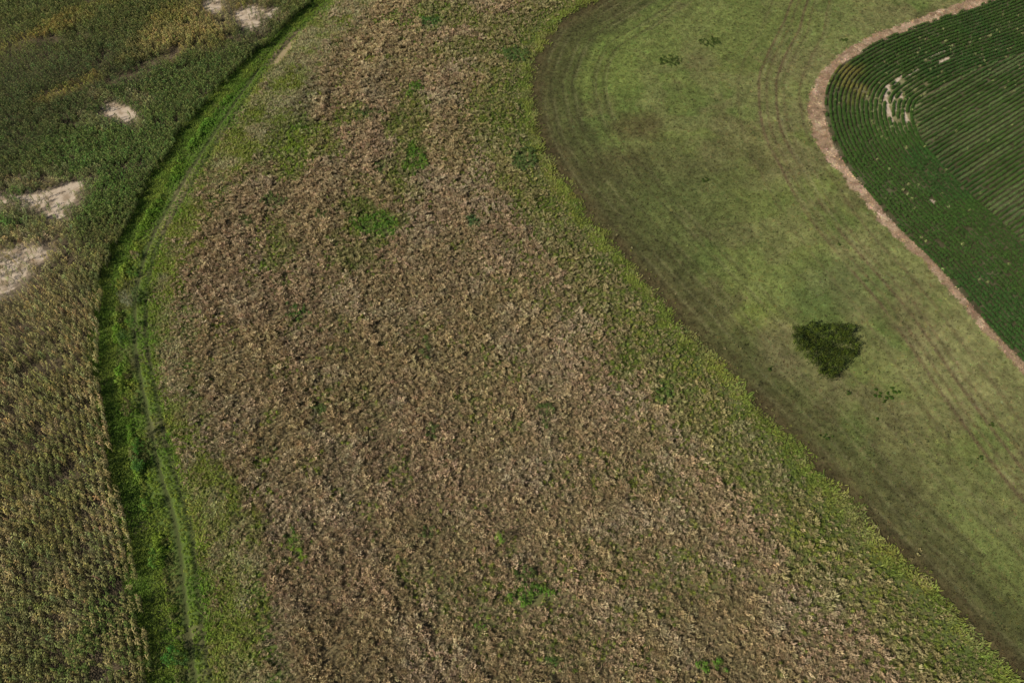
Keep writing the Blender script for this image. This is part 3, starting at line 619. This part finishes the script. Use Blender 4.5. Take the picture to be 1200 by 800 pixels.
a, b = jittered(.33); keep = ((fO(a, b) > -.4*U(0, 1, len(a))) & (fI(a, b) < .4)); a, b = a[keep], b[keep]
scatter('soil_clods', P_clod, a, b, U(.5, 1.9, len(a)), jit(soil_colour(a, b)*1.1, .4), rng.integers(0, 3, len(a)), 'loose clods and stubble scattered over the bare dirt strip', cat='soil clods')

# ------------------------------------------------------------------ single plants and patches one can point at
def patch(name, label, cat, outline_px, h, tint, density, leaf=.16, group=None, tint2=None, stems=12, clump=.45):
    """A patch of leafy plants of real height: many domed clumps of leaves inside an outline, on stems."""
    cx, cy = px2w(*np.mean(np.array(outline_px), axis=0)); ux, uy = px2w(*np.array(outline_px, float).T)
    x0, x1, y0, y1 = ux.min(), ux.max(), uy.min(), uy.max(); n = int((x1-x0)*(y1-y0)*density/(clump*clump)); n = max(n, 10)
    qa, qb = U(x0, x1, n), U(y0, y1, n); wx = qa+(N2(qa, qb, .6, 3)-.5)*.9*min(1, (x1-x0)/4); wy = qb+(N3(qa, qb, .6, 3)-.5)*.9*min(1, (x1-x0)/4)
    m = inpoly(wx, wy, np.stack([ux, uy], 1)); qa, qb = qa[m], qb[m]
    if len(qa) < 3: qa, qb = cx+U(-.15, .15, 4), cy+U(-.15, .15, 4)
    nc = len(qa); hh = h*U(.75, 1.1, nc)*(.55+.9*N4(qa, qb, 1.5, 2)); per = 26
    d = rng.normal(size=(nc, per, 3)); d[..., 2] = np.abs(d[..., 2])+.1; d /= np.linalg.norm(d, axis=2, keepdims=True); r_ = U(.5, 1, (nc, per, 1))**.6
    z0 = relief(np.array([cx]), np.array([cy]))[0]
    C = d*r_*clump*.62; C[..., 2] = C[..., 2]*1.0+(hh-clump*.5)[:, None]*U(.55, 1, (nc, per)); C[..., 0] += (qa-cx)[:, None]; C[..., 1] += (qb-cy)[:, None]
    C[..., 2] += (relief(qa, qb)-z0)[:, None]
    C = C.reshape(-1, 3); nn = d.reshape(-1, 3)+rng.normal(size=C.shape)*.45; nn[:, 2] = np.abs(nn[:, 2])+.25; nn /= np.linalg.norm(nn, axis=1, keepdims=True)
    ax = rng.normal(size=C.shape); ax -= nn*(ax*nn).sum(1)[:, None]; ax /= np.linalg.norm(ax, axis=1, keepdims=True); bx = np.cross(nn, ax); L = (leaf*U(.6, 1.3, len(C)))[:, None]; W = L*.55
    V = np.stack([C-ax*L/2, C+bx*W/2, C+ax*L/2-nn*L*.15, C-bx*W/2], 1)
    ct = np.tile(tint, (nc, 1)); 
    if tint2 is not None: ct = mix(ct, tint2, sst(.3, .7, U(0, 1, nc)))
    tt = np.repeat(jit(ct, .16), per, axis=0)
    me = quads_mesh('foliage', V, tt, U(.75, 1.25, len(C)), np.full(len(C), 1.0), M_leafy)
    root = bpy.data.objects.new(name, None); scene.collection.objects.link(root); root.location = (cx, cy, z0); root['label'] = label; root['category'] = cat
    if group: root['group'] = group
    link('foliage', me, root); s = MB(); pick = rng.choice(nc, min(stems*3, nc), replace=False)
    for i in pick:
        p = np.array([qa[i]-cx, qb[i]-cy, -.05]); az = U(0, 6.28); pts = arc(p, az, hh[i]*.9, 1.5, 1.2, 2); s.strip(pts, [.05, .035, .02], np.array([-math.sin(az), math.cos(az), 0]), [0, .1, .1], .9)
    link('stems', s.mesh('stems', [M_leafy], tint), root)
    return root
def ell(u, v, ru, rv, n=12, j=.18):
    return [(u+ru*math.cos(q)*(1+random.uniform(-j, j)), v+rv*math.sin(q)*(1+random.uniform(-j, j))) for q in np.linspace(0, 2*math.pi, n, endpoint=False)]
patch('thicket', 'dark green kite shaped thicket standing alone in the mown grass', 'thicket',
      THICKET,
      2.0, (.024, .036, .008), 2.4, leaf=.17, tint2=(.072, .098, .012), stems=60, clump=.46)
for (cu, cv), (ru, rv), t_, h_, lb in WP: patch('weed_patch', lb, 'weed patch', ell(cu, cv, ru*1.1, rv*1.1, 16, .38), h_*.95, tuple(.72*np.array(t_)+.28*np.array((.20, .20, .07))) if t_ is not G1 else t_, .95 if t_ is not G1 else 1.2, leaf=.17, tint2=(t_[0]*1.5, t_[1]*1.25, t_[2]*1.2))
SH = [((586,636),(6,7),(.13,.22,.03),1.9,'single yellow green shrub with a dark shadow low in the meadow'),
 ((159,385),(6,6),G1,1.7,'round bush in the green strip beside the track, casting a dark shadow'),
 ((147,398),(6,7),(.07,.13,.03),1.6,'bush at the corn side of the green strip, left of the round bush'),
 ((153,356),(8,8),(.19,.22,.12),1.5,'greyish pale bush in the green strip above the round bush'),
 ((166,350),(6,7),G4,1.6,'dark bush squeezed between the pale bush and the track'),
 ((158,322),(6,6),(.09,.18,.03),1.2,'small green bush at the upper end of the bushy stretch of strip'),
 ((158,302),(7,5),(.16,.15,.07),1.3,'brownish bush in the strip where it narrows'),
 ((143,336),(5,8),G3,1.4,'yellow green bush leaning over the shaded lane'),
 ((173,509),(7,6),(.12,.19,.03),1.7,'bush with a round dark shadow halfway down the strip'),
 ((166,525),(7,9),(.07,.18,.025),1.6,'leafy green bush below left of the halfway bush'),
 ((165,547),(7,9),(.06,.15,.03),1.6,'dense bush where the lane widens again'),
 ((183,520),(9,6),(.13,.19,.05),1.2,'low pale green bush touching the rutted track'),
 ((176,594),(6,7),(.10,.20,.03),1.4,'bush on the lane edge in the lower strip'),
 ((184,655),(5,12),(.09,.20,.03),1.2,'long low bush along the lane in the lower strip'),
 ((218,772),(8,7),(.07,.14,.03),1.4,'dark bush between the ruts near the bottom edge'),
 ((150,430),(5,12),(.12,.20,.03),1.3,'narrow yellow green bush beside the darkest part of the lane'),
 ((153,480),(6,10),(.11,.10,.04),1.2,'brownish dry bush on the lane edge'),
 ((205,770),(9,14),(.06,.19,.03),1.4,'bright leafy bush at the lane edge by the bottom of the photo')]
for (cu, cv), (ru, rv), t_, h_, lb in SH: patch('bush', lb, 'bush', ell(cu, cv, ru, rv), h_*1.2, t_, 1.3, leaf=.15, tint2=(t_[0]*1.5, t_[1]*1.25, t_[2]*1.3), stems=5, clump=.4)
MW = [((785,72),(15,7),'wide dark green weed patch in the upper mown grass'),((832,50),(13,6),'smaller dark weed patch right of the wide one in the upper mown grass'),
 ((826,212),(4,3),'tiny lone dark tuft in the middle of the mown grass'),((981,286),(3,3),'tiny dark tuft beside the wheel tracks'),((988,48),(5,1.6),'flat green tuft near the top of the dirt strip'),
 ((1159,498),(4,3),'dark green tuft beside the wheel track at the right edge'),((1147,538),(3,4),'dark leafy tuft lower down on the right side'),((968,512),(8,3),'green tuft on the lower wheel line near the meadow edge'),((994,461),(3,2),'small dark tuft left of the little plant cluster'),((903,432),(3,3),'small tuft left of the thicket tip')]
for (cu, cv), (ru, rv), lb in MW: patch('weed_tuft', lb, 'weed tuft', ell(cu, cv, ru, rv), .40, (.05, .082, .015), .45 if ru > 10 else .8, leaf=.12, stems=2, clump=.25)
for (cu, cv) in [(1026,457),(1024.5,464),(1030,464.5),(1031,461),(1039.5,461.5),(1044.5,455.5),(1046.5,459),(1049,460),(1053,459.5),(1038,467),(1043,465.5),(1043.5,468),(1035.5,471),(1027,491)]:
    patch('low_plant', 'tiny dark plant in the loose cluster below the thicket', 'plant', ell(cu, cv, 1.5, 1.4), .35, (.045, .085, .012), 1.0, leaf=.11, group='tiny dark plants clustered below the thicket', stems=1, clump=.2)
